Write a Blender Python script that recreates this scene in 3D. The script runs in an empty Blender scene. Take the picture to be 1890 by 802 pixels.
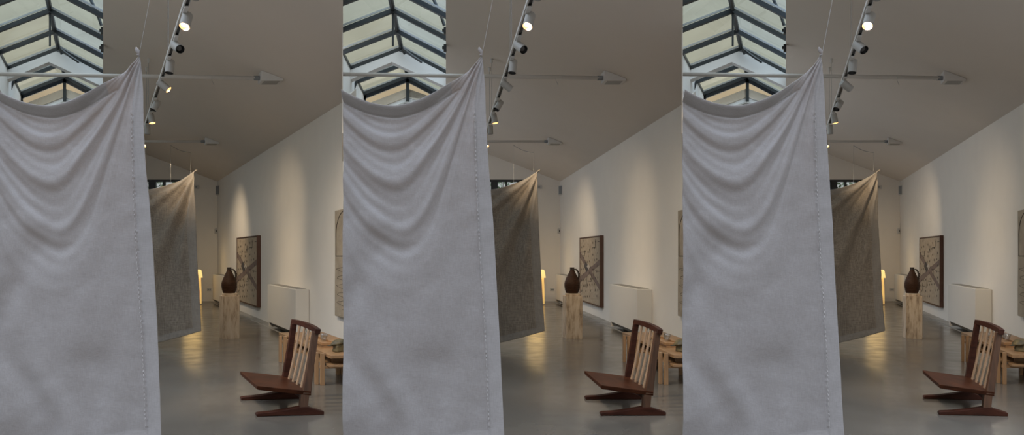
import bpy, bmesh, math, random
from mathutils import Vector, Matrix, noise
S = bpy.context.scene
COL = S.collection

# ------------------------------------------------------------------ camera, sky, exposure
F = 1300.0            # focal length in pixels of a 1890 px wide frame
EYE = 1.5
cd = bpy.data.cameras.new('camera'); cam = bpy.data.objects.new('camera', cd); COL.objects.link(cam)
cam.location = (0, 0, EYE); cam.rotation_euler = (math.pi/2, 0, 0)
cd.sensor_fit = 'HORIZONTAL'; cd.sensor_width = 36; cd.lens = 36*F/1890
cd.shift_y = (468-401)/1890; cd.clip_start = .05; cd.clip_end = 300
S.camera = cam
S.view_settings.view_transform = 'Standard'; S.view_settings.look = 'None'
S.view_settings.gamma = 1; S.view_settings.exposure = -.08; S.view_settings.use_curve_mapping = False

wd = bpy.data.worlds.new('world'); S.world = wd; wd.use_nodes = True
wn = wd.node_tree; wn.nodes.clear()
def wnew(t): return wn.nodes.new(t)
wo = wnew('ShaderNodeOutputWorld'); wb = wnew('ShaderNodeBackground'); wt = wnew('ShaderNodeTexCoord')
ws = wnew('ShaderNodeSeparateXYZ'); wr = wnew('ShaderNodeValToRGB')
wn.links.new(wt.outputs['Generated'], ws.inputs[0]); wn.links.new(ws.outputs['Z'], wr.inputs[0])
el = wr.color_ramp.elements
el[0].position = 0.0; el[0].color = (.25, .235, .22, 1)
el[1].position = 1.0; el[1].color = (1, 1, 1, 1)
for pos_, c_ in ((.03, (.39, .39, .395)), (.14, (.59, .60, .60)), (.20, (.68, .685, .61)), (.36, (.72, .73, .68)), (.60, (2.1, 2.4, 2.9)), (.95, (4.5, 5.2, 6.4))):
    e = el.new(pos_); e.color = (*c_, 1)
el[-1].color = (4.7, 5.4, 6.7, 1)
wn.links.new(wr.outputs[0], wb.inputs[0]); wb.inputs[1].default_value = 1.0
wn.links.new(wb.outputs[0], wo.inputs[0])
S.cycles.max_bounces = 8; S.cycles.transparent_max_bounces = 16
S.cycles.sample_clamp_indirect = 4
S.cycles.use_denoising = True

SPOT_W = 420.0        # one lit track head

# ------------------------------------------------------------------ the three galleries
# each gallery's long axis fans out from the viewpoint; its end wall stays square to the view
OFFS = [0.0, 633.0, 1260.3]
LIM = [(-70.0, 633.0), (633.0, 1260.3), (1260.3, 1990.0)]
KS = [(190+o-945)/F for o in OFFS]
ORD = ['leftmost of the three', 'middle one of the three', 'rightmost of the three']
SIDE = ['left', 'middle', 'right']
LW = 3.62             # wall distance from the gallery axis
ZC = lambda L: EYE+3.67-.382*L      # sloping ceiling

def roommap(i):
    k = KS[i]
    return lambda p: Vector((p[0]+k*p[1], p[1], p[2]))
def furnmap(i, L0, D0):
    k = KS[i]; a = -.25*math.atan(k); A = Vector((L0+k*D0, D0, 0)); ca, sa = math.cos(a), math.sin(a)
    return lambda p: Vector((A.x+(p[0]-L0)*ca+(p[1]-D0)*k, A.y+(p[0]-L0)*sa+(p[1]-D0), p[2]))
def raymap(i, u, dd, squash=True):
    X = (u+OFFS[i]-945)*dd; Y = F*dd; th = math.atan2(X, Y); c = math.cos(th)
    s = c if squash else 1
    return lambda p: Vector((X+s*(p[0]*math.cos(th)+p[1]*math.sin(th)), Y+s*(-p[0]*math.sin(th)+p[1]*math.cos(th)), p[2]))
def q(u, v, dd): return ((u-190)*dd, F*dd, EYE+(468-v)*dd)

# ------------------------------------------------------------------ materials
MATS = {}
def mat(name, col, rough=.6, noise_s=0, noise_amt=.1, bump=0, bump_s=40, metal=0, spec=.5, stretch=None, col2=None, sheen=0, coords='Object', detail=4):
    if name in MATS: return MATS[name]
    m = bpy.data.materials.new(name); m.use_nodes = True; nt = m.node_tree; b = nt.nodes['Principled BSDF']
    b.inputs['Base Color'].default_value = (*col, 1); b.inputs['Roughness'].default_value = rough
    b.inputs['Metallic'].default_value = metal; b.inputs['Specular IOR Level'].default_value = spec
    if sheen: b.inputs['Sheen Weight'].default_value = sheen
    tc = nt.nodes.new('ShaderNodeTexCoord'); mp = nt.nodes.new('ShaderNodeMapping')
    nt.links.new(tc.outputs[coords], mp.inputs[0])
    if stretch: mp.inputs['Scale'].default_value = stretch
    if noise_s:
        n = nt.nodes.new('ShaderNodeTexNoise'); n.inputs['Scale'].default_value = noise_s; n.inputs['Detail'].default_value = detail
        nt.links.new(mp.outputs[0], n.inputs[0])
        r = nt.nodes.new('ShaderNodeValToRGB'); c2 = col2 or tuple(x*(1-noise_amt*2) for x in col)
        r.color_ramp.elements[0].position = .3; r.color_ramp.elements[1].position = .7
        r.color_ramp.elements[0].color = (*c2, 1); r.color_ramp.elements[1].color = (*col, 1)
        nt.links.new(n.outputs[0], r.inputs[0]); nt.links.new(r.outputs[0], b.inputs['Base Color'])
    if bump:
        n2 = nt.nodes.new('ShaderNodeTexNoise'); n2.inputs['Scale'].default_value = bump_s; n2.inputs['Detail'].default_value = 5
        nt.links.new(mp.outputs[0], n2.inputs[0])
        bp = nt.nodes.new('ShaderNodeBump'); bp.inputs['Strength'].default_value = bump; bp.inputs['Distance'].default_value = .01
        nt.links.new(n2.outputs[0], bp.inputs['Height']); nt.links.new(bp.outputs[0], b.inputs['Normal'])
    MATS[name] = m; return m
def emit(name, col, s):
    m = bpy.data.materials.new(name); m.use_nodes = True; b = m.node_tree.nodes['Principled BSDF']
    b.inputs['Base Color'].default_value = (*col, 1); b.inputs['Emission Color'].default_value = (*col, 1)
    b.inputs['Emission Strength'].default_value = s; MATS[name] = m; return m
def glass(name, tint, gloss=.1, rough=.02):
    m = bpy.data.materials.new(name); m.use_nodes = True; nt = m.node_tree; nt.nodes.clear()
    o = nt.nodes.new('ShaderNodeOutputMaterial'); mx = nt.nodes.new('ShaderNodeMixShader')
    t = nt.nodes.new('ShaderNodeBsdfTransparent'); g = nt.nodes.new('ShaderNodeBsdfGlossy')
    t.inputs[0].default_value = (*tint, 1); g.inputs['Roughness'].default_value = rough
    n = nt.nodes.new('ShaderNodeTexNoise'); n.inputs['Scale'].default_value = .8; n.inputs['Detail'].default_value = 3
    tc = nt.nodes.new('ShaderNodeTexCoord'); nt.links.new(tc.outputs['Object'], n.inputs[0])
    r = nt.nodes.new('ShaderNodeValToRGB'); r.color_ramp.elements[0].position = .35; r.color_ramp.elements[1].position = .65
    r.color_ramp.elements[0].color = (*[x*.93 for x in tint], 1); r.color_ramp.elements[1].color = (*tint, 1)
    nt.links.new(n.outputs[0], r.inputs[0]); nt.links.new(r.outputs[0], t.inputs[0])
    f = nt.nodes.new('ShaderNodeLayerWeight'); f.inputs[0].default_value = .25
    mt = nt.nodes.new('ShaderNodeMath'); mt.operation = 'MULTIPLY_ADD'; mt.inputs[1].default_value = gloss*.8; mt.inputs[2].default_value = gloss*.3
    nt.links.new(f.outputs['Facing'], mt.inputs[0]); nt.links.new(mt.outputs[0], mx.inputs[0])
    nt.links.new(t.outputs[0], mx.inputs[1]); nt.links.new(g.outputs[0], mx.inputs[2]); nt.links.new(mx.outputs[0], o.inputs[0])
    MATS[name] = m; return m
def cloth(name, col, trans, weave, weave_amt, tcol=None, rough=.75):
    m = bpy.data.materials.new(name); m.use_nodes = True; nt = m.node_tree; b = nt.nodes['Principled BSDF']
    out = nt.nodes['Material Output']
    b.inputs['Roughness'].default_value = rough; b.inputs['Sheen Weight'].default_value = .25
    b.inputs['Specular IOR Level'].default_value = .5 if rough < .5 else .2
    tc = nt.nodes.new('ShaderNodeTexCoord')
    hs = []
    for sc in ((weave, weave, weave*.06), (weave*.05, weave, weave)):
        mp = nt.nodes.new('ShaderNodeMapping'); mp.inputs['Scale'].default_value = sc
        n = nt.nodes.new('ShaderNodeTexNoise'); n.inputs['Scale'].default_value = 1; n.inputs['Detail'].default_value = 3
        nt.links.new(tc.outputs['Object'], mp.inputs[0]); nt.links.new(mp.outputs[0], n.inputs[0]); hs.append(n)
    ad = nt.nodes.new('ShaderNodeMath'); ad.operation = 'ADD'
    nt.links.new(hs[0].outputs[0], ad.inputs[0]); nt.links.new(hs[1].outputs[0], ad.inputs[1])
    r = nt.nodes.new('ShaderNodeValToRGB'); r.color_ramp.elements[0].position = .75; r.color_ramp.elements[1].position = 1.25
    hf = nt.nodes.new('ShaderNodeMath'); hf.operation = 'MULTIPLY'; hf.inputs[1].default_value = 1.0
    r.color_ramp.elements[0].position = .38; r.color_ramp.elements[1].position = .62; hf.inputs[1].default_value = .5
    nt.links.new(ad.outputs[0], hf.inputs[0]); nt.links.new(hf.outputs[0], r.inputs[0])
    r.color_ramp.elements[0].color = (*[x*(1-weave_amt) for x in col], 1); r.color_ramp.elements[1].color = (*col, 1)
    nt.links.new(r.outputs[0], b.inputs['Base Color'])
    wrn = nt.nodes.new('ShaderNodeTexNoise'); wrn.inputs['Scale'].default_value = 14; wrn.inputs['Detail'].default_value = 6
    nt.links.new(tc.outputs['Object'], wrn.inputs[0])
    a2 = nt.nodes.new('ShaderNodeMath'); a2.operation = 'MULTIPLY_ADD'; a2.inputs[1].default_value = .25
    nt.links.new(hf.outputs[0], a2.inputs[0]); nt.links.new(wrn.outputs[0], a2.inputs[2])
    bp = nt.nodes.new('ShaderNodeBump'); bp.inputs['Strength'].default_value = .35; bp.inputs['Distance'].default_value = .012
    nt.links.new(a2.outputs[0], bp.inputs['Height']); nt.links.new(bp.outputs[0], b.inputs['Normal'])
    t = nt.nodes.new('ShaderNodeBsdfTranslucent'); t.inputs[0].default_value = (*(tcol or col), 1)
    mx = nt.nodes.new('ShaderNodeMixShader'); mx.inputs[0].default_value = trans
    nt.links.new(b.outputs[0], mx.inputs[1]); nt.links.new(t.outputs[0], mx.inputs[2]); nt.links.new(mx.outputs[0], out.inputs[0])
    MATS[name] = m; return m

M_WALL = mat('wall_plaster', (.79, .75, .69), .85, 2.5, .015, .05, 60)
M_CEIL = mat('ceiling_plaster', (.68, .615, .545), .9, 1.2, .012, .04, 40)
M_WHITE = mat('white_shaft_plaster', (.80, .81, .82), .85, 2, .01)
M_FRAME = mat('dark_metal', (.028, .034, .038), .42, 5, .1)
M_CAP = mat('aluminium_cap', (.42, .44, .45), .4, 5, .05, metal=.3)
M_TRACK = mat('white_metal', (.60, .585, .56), .45, 3, .03)
M_PIPE = mat('painted_pipe', (.60, .575, .545), .5, 3, .03)
M_BLACK = mat('black_plastic', (.012, .012, .012), .4, 5, .1)
M_SPOT = mat('spotlight_grey', (.40, .39, .37), .45, 3, .02)
M_WIRE = mat('steel_wire', (.35, .34, .33), .4, 3, .05, metal=.4)
M_HEAT = mat('radiator_enamel', (.64, .615, .57), .5, 2, .01)
M_GRILL = mat('radiator_grille', (.30, .29, .27), .5, 2, .05)
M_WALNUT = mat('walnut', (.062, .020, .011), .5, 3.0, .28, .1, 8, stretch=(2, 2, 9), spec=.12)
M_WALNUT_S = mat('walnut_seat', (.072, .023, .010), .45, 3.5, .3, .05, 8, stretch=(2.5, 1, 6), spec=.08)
M_WALNUT_LIT = mat('walnut_lit_post', (.115, .050, .022), .5, 6, .25, stretch=(8, 8, 1))  # same walnut, lighter: light on the near posts put into its colour
M_SLAT = mat('pale_slat_wood', (.42, .27, .16), .42, 4, .15, stretch=(10, 10, 1))
M_OAK = mat('oak', (.33, .185, .085), .42, 4, .14, .1, 10, stretch=(6, .8, 6))
M_OAK2 = mat('oak_leg', (.35, .20, .095), .42, 4, .14, .1, 10, stretch=(8, 8, .8))
M_TRAY = mat('tray_wood', (.36, .19, .08), .4, 4, .15, stretch=(3, 1, 8))
M_TRAV = None
M_VASE = mat('brown_stoneware', (.045, .020, .010), .6, 9, .25, .5, 25, stretch=(1, 1, 3), spec=.15)
M_VASE_N = mat('dark_glaze', (.028, .018, .013), .4, 9, .2, .3, 25)
M_BOULD = mat('mossy_ceramic', (.19, .135, .05), .6, 12, .3, .9, 30, col2=(.04, .035, .02))
M_OLIVE = mat('black_olive_glaze', (.07, .06, .03), .35, 12, .3, .5, 30)
M_CANVAS = mat('panel_canvas', (.46, .37, .27), .75, 12, .12, .2, 60)
M_BAND = mat('mauve_band', (.21, .15, .125), .75, 12, .1, .2, 60)
M_DK = mat('charcoal_inlay', (.05, .045, .05), .7, 8, .1)
M_LT = mat('cream_inlay', (.55, .49, .42), .7, 8, .1)
M_INK = mat('dark_line', (.05, .035, .025), .7, 8, .1)
M_PFRAME = mat('reddish_frame_wood', (.085, .035, .02), .5, 6, .15, stretch=(6, 6, 1))
M_RELIEF = mat('plaster_relief', (.40, .34, .26), .85, 5, .14, .9, 22)
M_PLAST = mat('white_plastic', (.55, .54, .52), .5, 3, .02)
M_GREYP = mat('grey_plastic', (.22, .23, .24), .5, 3, .05)
M_LENS = mat('dark_lens', (.09, .085, .08), .3, 5, .1)
M_LEAF = mat('leaf_green', (.10, .17, .05), .5, 4, .3)
M_STEM = mat('bark', (.08, .06, .04), .8, 8, .2)
M_THREAD = mat('thread', (.36, .33, .31), .8, 20, .1)
G_Y = glass('glass_yellow_green', (.82, .82, .76)); G_G = glass('glass_grey_green', (.80, .83, .80))
G_B = glass('glass_pale_blue', (.80, .85, .87)); G_C = glass('glass_beige', (.88, .79, .67), .02)
G_W = glass('glass_clear', (.93, .95, .94)); G_CUP = glass('glass_cup', (.90, .90, .88), .35)
M_LAMP = emit('glowing_paper', (1.0, .62, .20), .62)
M_LAMP2 = emit('glowing_shade', (1.0, .72, .26), .95)
M_BULB = emit('lit_lens', (1.0, .80, .50), 7.0)
M_REFL = emit('lit_reflector', (1.0, .62, .25), 1.0)
LINEN = cloth('white_linen', (.315, .293, .283), .20, 330, .22, (.66, .50, .38), .42)
LINEN_H = cloth('white_linen_hem', (.305, .280, .267), .08, 260, .14, rough=.6)
BROWN = cloth('taupe_linen', (.330, .275, .215), .16, 110, .50, (.36, .28, .19))
BROWN_H = cloth('taupe_linen_hem', (.285, .250, .210), .05, 130, .18)

def travertine():
    m = bpy.data.materials.new('travertine'); m.use_nodes = True; nt = m.node_tree; b = nt.nodes['Principled BSDF']
    tc = nt.nodes.new('ShaderNodeTexCoord'); mp = nt.nodes.new('ShaderNodeMapping'); mp.inputs['Scale'].default_value = (15, 15, 3.2)
    n = nt.nodes.new('ShaderNodeTexNoise'); n.inputs['Scale'].default_value = 1; n.inputs['Detail'].default_value = 9; n.inputs['Roughness'].default_value = .65
    nt.links.new(tc.outputs['Object'], mp.inputs[0]); nt.links.new(mp.outputs[0], n.inputs[0])
    r = nt.nodes.new('ShaderNodeValToRGB'); e = r.color_ramp.elements
    e[0].position = .28; e[0].color = (.10, .065, .038, 1); e[1].position = .72; e[1].color = (.58, .48, .37, 1)
    x = e.new(.42); x.color = (.36, .265, .175, 1); x = e.new(.52); x.color = (.50, .39, .275, 1)
    nt.links.new(n.outputs[0], r.inputs[0]); nt.links.new(r.outputs[0], b.inputs['Base Color'])
    bp = nt.nodes.new('ShaderNodeBump'); bp.inputs['Strength'].default_value = .5; bp.inputs['Distance'].default_value = .01
    nt.links.new(n.outputs[0], bp.inputs['Height']); nt.links.new(bp.outputs[0], b.inputs['Normal'])
    b.inputs['Roughness'].default_value = .6
    return m
M_TRAV = travertine()

def concrete():
    m = bpy.data.materials.new('polished_concrete'); m.use_nodes = True; nt = m.node_tree; b = nt.nodes['Principled BSDF']
    tc = nt.nodes.new('ShaderNodeTexCoord'); N = nt.nodes.new; Lk = nt.links.new
    n = N('ShaderNodeTexNoise'); n.inputs['Scale'].default_value = .8; n.inputs['Detail'].default_value = 8; n.inputs['Roughness'].default_value = .6
    Lk(tc.outputs['Object'], n.inputs[0])
    r = N('ShaderNodeValToRGB'); e = r.color_ramp.elements
    e[0].position = .3; e[0].color = (.108, .093, .075, 1); e[1].position = .7; e[1].color = (.155, .135, .109, 1)
    Lk(n.outputs[0], r.inputs[0])
    n2 = N('ShaderNodeTexNoise'); n2.inputs['Scale'].default_value = 3.5; n2.inputs['Detail'].default_value = 6; Lk(tc.outputs['Object'], n2.inputs[0])
    rr = N('ShaderNodeMapRange'); rr.inputs[1].default_value = .3; rr.inputs[2].default_value = .7; rr.inputs[3].default_value = .16; rr.inputs[4].default_value = .26
    Lk(n2.outputs[0], rr.inputs[0]); Lk(rr.outputs[0], b.inputs['Roughness'])
    # saw-cut joints across the floor
    sp = N('ShaderNodeSeparateXYZ'); Lk(tc.outputs['Object'], sp.inputs[0])
    ad = N('ShaderNodeMath'); ad.operation = 'ADD'; ad.inputs[1].default_value = 40-F*1.5/180.5; Lk(sp.outputs['Y'], ad.inputs[0])
    md = N('ShaderNodeMath'); md.operation = 'MODULO'; md.inputs[1].default_value = 5.0; Lk(ad.outputs[0], md.inputs[0])
    cp = N('ShaderNodeMath'); cp.operation = 'LESS_THAN'; cp.inputs[1].default_value = .035; Lk(md.outputs[0], cp.inputs[0])
    mx = N('ShaderNodeMix'); mx.data_type = 'RGBA'; mx.inputs[7].default_value = (.07, .062, .05, 1)
    Lk(cp.outputs[0], mx.inputs[0]); Lk(r.outputs[0], mx.inputs[6]); Lk(mx.outputs[2], b.inputs['Base Color'])
    bp = N('ShaderNodeBump'); bp.inputs['Strength'].default_value = .04; Lk(n2.outputs[0], bp.inputs['Height']); Lk(bp.outputs[0], b.inputs['Normal'])
    b.inputs['Specular IOR Level'].default_value = .5
    return m
M_FLOOR = concrete()

# ------------------------------------------------------------------ mesh builder
class MB:
    def __init__(s, mp=None): s.v = []; s.f = []; s.mi = []; s.mp = mp
    def poly(s, pts, m=0):
        a = len(s.v); s.v += [tuple(p) for p in pts]; s.f.append(list(range(a, a+len(pts)))); s.mi.append(m); return s
    def box(s, x0, x1, y0, y1, z0, z1, m=0):
        return s.prism([(x0, z0), (x1, z0), (x1, z1), (x0, z1)], y0, y1, m)
    def prism(s, pl, y0, y1, m=0):       # outline in x-z, extruded in y
        a = len(s.v); n = len(pl)
        s.v += [(x, y0, z) for x, z in pl]+[(x, y1, z) for x, z in pl]
        s.f.append(list(range(a, a+n))); s.f.append(list(range(a+2*n-1, a+n-1, -1))); s.mi += [m, m]
        for j in range(n):
            k = (j+1) % n; s.f.append([a+j, a+n+j, a+n+k, a+k]); s.mi.append(m)
        return s
    def column(s, pl, z0, z1, m=0):      # outline in x-y, extruded in z
        a = len(s.v); n = len(pl)
        s.v += [(x, y, z0) for x, y in pl]+[(x, y, z1) for x, y in pl]
        s.f.append(list(range(a, a+n))); s.f.append(list(range(a+2*n-1, a+n-1, -1))); s.mi += [m, m]
        for j in range(n):
            k = (j+1) % n; s.f.append([a+j, a+n+j, a+n+k, a+k]); s.mi.append(m)
        return s
    def sweep(s, prof, pts, m=0):        # quads linking equal-length rings
        pass
    def rings(s, rings, m=0, caps=True, closed=True):
        a = len(s.v); n = len(rings[0])
        for r in rings: s.v += [tuple(p) for p in r]
        for i in range(len(rings)-1):
            for j in range(n if closed else n-1):
                k = (j+1) % n; s.f.append([a+i*n+j, a+i*n+k, a+(i+1)*n+k, a+(i+1)*n+j]); s.mi.append(m)
        if caps and closed:
            s.f.append([a+j for j in range(n)][::-1]); s.f.append([a+(len(rings)-1)*n+j for j in range(n)]); s.mi += [m, m]
        return s
    def tube(s, path, r, n=8, m=0, radii=None):
        path = [Vector(p) for p in path]; R = []
        for i, p in enumerate(path):
            d = (path[min(i+1, len(path)-1)]-path[max(i-1, 0)]).normalized()
            up = Vector((0, 0, 1)) if abs(d.z) < .9 else Vector((1, 0, 0))
            a = d.cross(up).normalized(); b = d.cross(a)
            rr = radii[i] if radii else r
            R.append([p+(a*math.cos(2*math.pi*j/n)+b*math.sin(2*math.pi*j/n))*rr for j in range(n)])
        return s.rings(R, m)
    def lathe(s, prof, cx=0, cy=0, n=40, m=0, ax=1.0):
        R = [[(cx+r*math.cos(2*math.pi*j/n), cy+r*ax*math.sin(2*math.pi*j/n), z) for j in range(n)] for r, z in prof]
        return s.rings(R, m)
    def build(s, name, mats, parent=None, base=None, clip=None, smooth=False, bevel=0, sub=0):
        me = bpy.data.meshes.new(name); mp = s.mp or (lambda p: Vector(p))
        base = Vector(base) if base is not None else Vector((0, 0, 0))
        W = [mp(p) for p in s.v]
        me.from_pydata([tuple(w-base) for w in W], [], s.f)
        for i, p in enumerate(me.polygons): p.material_index = s.mi[i]; p.use_smooth = smooth
        for m in (mats if isinstance(mats, (list, tuple)) else [mats]): me.materials.append(m)
        bm = bmesh.new(); bm.from_mesh(me)
        bmesh.ops.recalc_face_normals(bm, faces=bm.faces)
        if clip:
            for (xb, sg) in clip:
                sl = (xb-945)/F
                bmesh.ops.bisect_plane(bm, geom=bm.verts[:]+bm.edges[:]+bm.faces[:], plane_co=-base, plane_no=Vector((sg, -sg*sl, 0)), clear_inner=True)
                bmesh.ops.holes_fill(bm, edges=[e for e in bm.edges if e.is_boundary], sides=0) if s.fillholes else None
        if not bm.verts: bm.free(); return None
        bm.to_mesh(me); bm.free()
        o = bpy.data.objects.new(name, me); COL.objects.link(o)
        if parent is not None: o.parent = parent
        elif base is not None: o.location = base
        if bevel:
            b = o.modifiers.new('bevel', 'BEVEL'); b.width = bevel; b.segments = 2; b.limit_method = 'ANGLE'
        if sub:
            b = o.modifiers.new('sub', 'SUBSURF'); b.levels = sub; b.render_levels = sub
        return o
    fillholes = True

def clipof(i):
    c = []
    c.append((LIM[i][0], 1)); c.append((LIM[i][1], -1)); return c
def tag(o, label=None, cat=None, group=None, kind=None):
    if label: o['label'] = label
    if cat: o['category'] = cat
    if group: o['group'] = group
    if kind: o['kind'] = kind
    return o
def thing(name, base, label=None, cat=None, group=None, kind=None):
    o = bpy.data.objects.new(name, None); COL.objects.link(o); o.location = base; o.empty_display_size = .1
    return tag(o, label, cat, group, kind)
def struct(o):
    if o is not None: o['kind'] = 'structure'
    return o

# ------------------------------------------------------------------ setting
DE = LW/211*F         # end wall distance
struct(MB().box(-26, 24, -3, DE+.3, -.12, 0).build('floor', M_FLOOR))
# end wall with a window opening per gallery
WU0, WU1, WV0, WV1 = 196, 347, 331, 420
dde = DE/F
wins = [((WU0+o-945)*dde, (WU1+o-945)*dde) for o in OFFS]
wz1 = EYE+(468-WV0)*dde; wz0 = EYE+(468-WV1)*dde
mb = MB(); x = -26
for a, b in wins:
    mb.box(x, a, DE, DE+.3, 0, 5.85); mb.box(a, b, DE, DE+.3, 0, wz0); mb.box(a, b, DE, DE+.3, wz1, 5.85); x = b
mb.box(x, 24, DE, DE+.3, 0, 5.85)
struct(mb.build('wall_back', M_WALL))

RZ = 4.565; RL = -.986          # ridge of the glass roof (height above eye, offset)
BL, BZ = -2.105, 4.128          # left glass base
GL, GZ = .10, 4.0               # right glass base
D_BEAM = .01193*F; D_END = .01393*F; D_NEAR = 4.0
for i in range(3):
    R = roommap(i); C = clipof(i)
    # sloping ceiling slab, right of the roof light
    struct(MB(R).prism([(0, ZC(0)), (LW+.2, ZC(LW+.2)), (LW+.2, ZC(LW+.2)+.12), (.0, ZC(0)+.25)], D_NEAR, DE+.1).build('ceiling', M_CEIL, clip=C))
    # gable ceiling beyond the roof light
    a = EYE
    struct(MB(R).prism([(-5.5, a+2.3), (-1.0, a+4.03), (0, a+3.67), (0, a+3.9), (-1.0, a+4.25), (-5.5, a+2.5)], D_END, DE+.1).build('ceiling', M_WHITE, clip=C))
    # white gable downstand between the two glazed bays
    struct(MB(R).prism([(BL-.1, a+3.79), (-1.19, a+4.22), (.03, a+3.66), (.03, a+4.02), (-1.19, a+4.52), (BL-.1, a+4.14)], D_BEAM, D_BEAM+.26).build('trim_1', M_WHITE, clip=C))
    # upstand on the left of the glass, and the ceiling beyond it
    struct(MB(R).prism([(BL, a+3.35), (BL, a+BZ), (BL-.15, a+BZ), (BL-.15, a+3.35)], D_NEAR, D_END).build('wall_left', M_WHITE, clip=C))
    struct(MB(R).prism([(.02, a+3.68), (.02, a+GZ), (.14, a+GZ), (.14, a+3.68)], D_NEAR, D_END).build('trim_2', M_WHITE, clip=C))
    # right wall
    d0 = [0, 0, 5.2][i]; xb = LIM[i][1]
    D1 = LW/((xb-OFFS[i]-190))*F if i < 2 else 5.2
    struct(MB(R).prism([(LW, 0), (LW+.2, 0), (LW+.2, ZC(LW)+.2), (LW, ZC(LW)+.01)], D1, DE).build('wall_right', M_WALL))
    if i < 2:   # lower return of the same wall, behind the next hanging
        struct(MB(R).box(LW, LW+.2, 8.0, D1, 0, 2.75).build('wall_right', M_WALL))
        # thin radial bulkhead between neighbouring galleries
        s = (xb-945)/F; t = .012
        struct(MB().rings([[(s*d-t*.5-.006, d, z0), (s*d+t*.5-.006, d, z0), (s*d+t*.5-.006, d, 6.2), (s*d-t*.5-.006, d, 6.2)] for d, z0 in ((8.2, 2.9), (D1+2.5, 2.9))]).build('wall_partition', M_CEIL))
    if i == 0:
        s = (LIM[0][0]-945)/F
        struct(MB().rings([[(s*d-.15, d, 0), (s*d, d, 0), (s*d, d, 6.2), (s*d-.15, d, 6.2)] for d in (8.2, DE)]).build('wall_left', M_WALL))  # added unseen wall, holds back light from the open left side
    # channel strip in the floor beside the wall
    struct(MB(R).box(LW-.26, LW-.22, D1 if i < 2 else 5.2, DE, .0, .002).build('trim_3', M_GRILL))

    # ---- roof glazing
    W = struct(thing('window_%d' % (i+1), R((RL, D_BEAM, EYE+BZ)))); B = W.location.copy()
    nodes = [.010077+.00094*j for j in range(-7, 3)]
    bays = [(nodes, D_BEAM/F), ([.01199, .01290, .01385], D_END/F)]
    def slope(side, dd, w, z0, z1, name, m, par=W, extra=0.0):
        D0 = dd*F-w/2; D1 = dd*F+w/2
        if side > 0: pl = [(RL, a+RZ+z0), (GL, a+GZ+z0), (GL, a+GZ+z1), (RL, a+RZ+z1)]
        else: pl = [(RL, a+RZ+z0), (BL-.02, a+BZ+z0), (BL-.02, a+BZ+z1), (RL, a+RZ+z1)]
        return MB(R).prism(pl, D0, D1).build(name, m, par, B, clip=C)
    alld = nodes+[.01290, .01385]
    for dd in alld:
        for sd in (1, -1):
            slope(sd, dd, .075, -.09, -.005, 'glazing_bar', M_FRAME)
            slope(sd, dd-.00012, .018, -.035, .0, 'glazing_cap', M_CAP)
            slope(sd, dd+.00010, .035, .012, .03, 'glazing_cap', M_FRAME)
    MB(R).tube([(RL, nodes[0]*F, a+RZ-.02), (RL, D_END, a+RZ-.02)], .05, 8).build('ridge_bar', M_FRAME, W, B, clip=C)
    for sd, (l, z) in ((1, (GL, GZ)), (-1, (BL, BZ))):
        MB(R).box(l-.04, l+.02, nodes[0]*F, D_END, a+z-.06, a+z+.01).build('eaves_bar', M_FRAME if sd < 0 else M_WHITE, W, B, clip=C)
    tin = [[G_Y, G_G, G_G], [G_Y, G_B, G_Y, G_G]]
    for j in range(len(alld)-1):
        for sd in (1, -1):
            g = (G_Y if sd < 0 else (G_B, G_G)[(j+1) % 2]) if j % 3 else G_G
            if sd < 0 and alld[j] > .0120: g = G_Y
            slope(sd, (alld[j]+alld[j+1])/2, (alld[j+1]-alld[j])*F, .0, .008, 'pane', g)
    # glazed gable at the far end
    MB(R).prism([(RL-.04, a+3.9), (RL+.04, a+3.9), (RL+.04, a+RZ), (RL-.04, a+RZ)], D_END-.03, D_END+.03).build('mullion', M_FRAME, W, B, clip=C)
    for sd, (l, z) in ((1, (GL, GZ)), (-1, (BL, BZ))):
        MB(R).prism([(RL, a+RZ-.16), (l, a+z-.16), (l, a+z), (RL, a+RZ)], D_END-.03, D_END+.03).build('gable_bar', M_FRAME, W, B, clip=C)
        MB(R).prism([(RL, a+RZ-.1), (l, a+z-.1), (l, a+(3.64 if sd > 0 else 3.60)), (RL, a+4.03)], D_END+.0, D_END+.012).build('pane', G_C, W, B, clip=C)
    MB(R).box(BL, BL+.05, D_END-.03, D_END+.03, a+3.4, a+BZ).build('mullion', M_FRAME, W, B, clip=C)
    # hanging rod and opener arms
    dd = .010077
    MB(R).tube([(RL, dd*F, a+RZ-.05), (RL-.0, dd*F, a+3.86)], .022, 6).build('hanging_rod', M_FRAME, W, B, clip=C)
    for pts in ([(166, -4, .0095), (174, 14, .0095), (182, 32, .0095), (187, 47, .0095)],
                [(111, 90, .0118), (128, 103, .0118), (146, 115, .0118)], [(31, 141, .0125), (25, 150, .0125), (20, 165, .0125)],
                [(110, 90, .01185), (114, 100, .01185)], [(116, 128, .0130), (119, 140, .0130)]):
        MB(R).tube([q(*p) for p in pts], .030, 6).build('opener_arm', M_FRAME, W, B, clip=C)
    for v in (56, 88):
        p = q(189, v, .0095)
        MB(R).box(p[0]-.03, p[0]+.02, p[1]-.04, p[1]+.04, p[2]-.07, p[2]+.05).box(p[0]-.055, p[0]-.02, p[1]-.03, p[1]+.03, p[2]-.02, p[2]+.02).build('bracket', M_BLACK, W, B, clip=C)
    # white infill under the glazed gable
    struct(MB(R).prism([(BL, a+3.1), (.0, a+3.1), (.0, a+3.64), (-1.0, a+4.03), (BL, a+3.60)], D_END+.02, D_END+.10).build('trim_4', M_WHITE, clip=C))
    # white rooflight lining seen under the end gable
    MB(R).prism([(-1.55, a+3.70), (-1.0, a+3.92), (-.45, a+3.70), (-.45, a+3.66), (-1.0, a+3.88), (-1.55, a+3.66)], D_END-.03, D_END+.018).build('lining', M_PLAST, W, B, clip=C)

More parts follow.
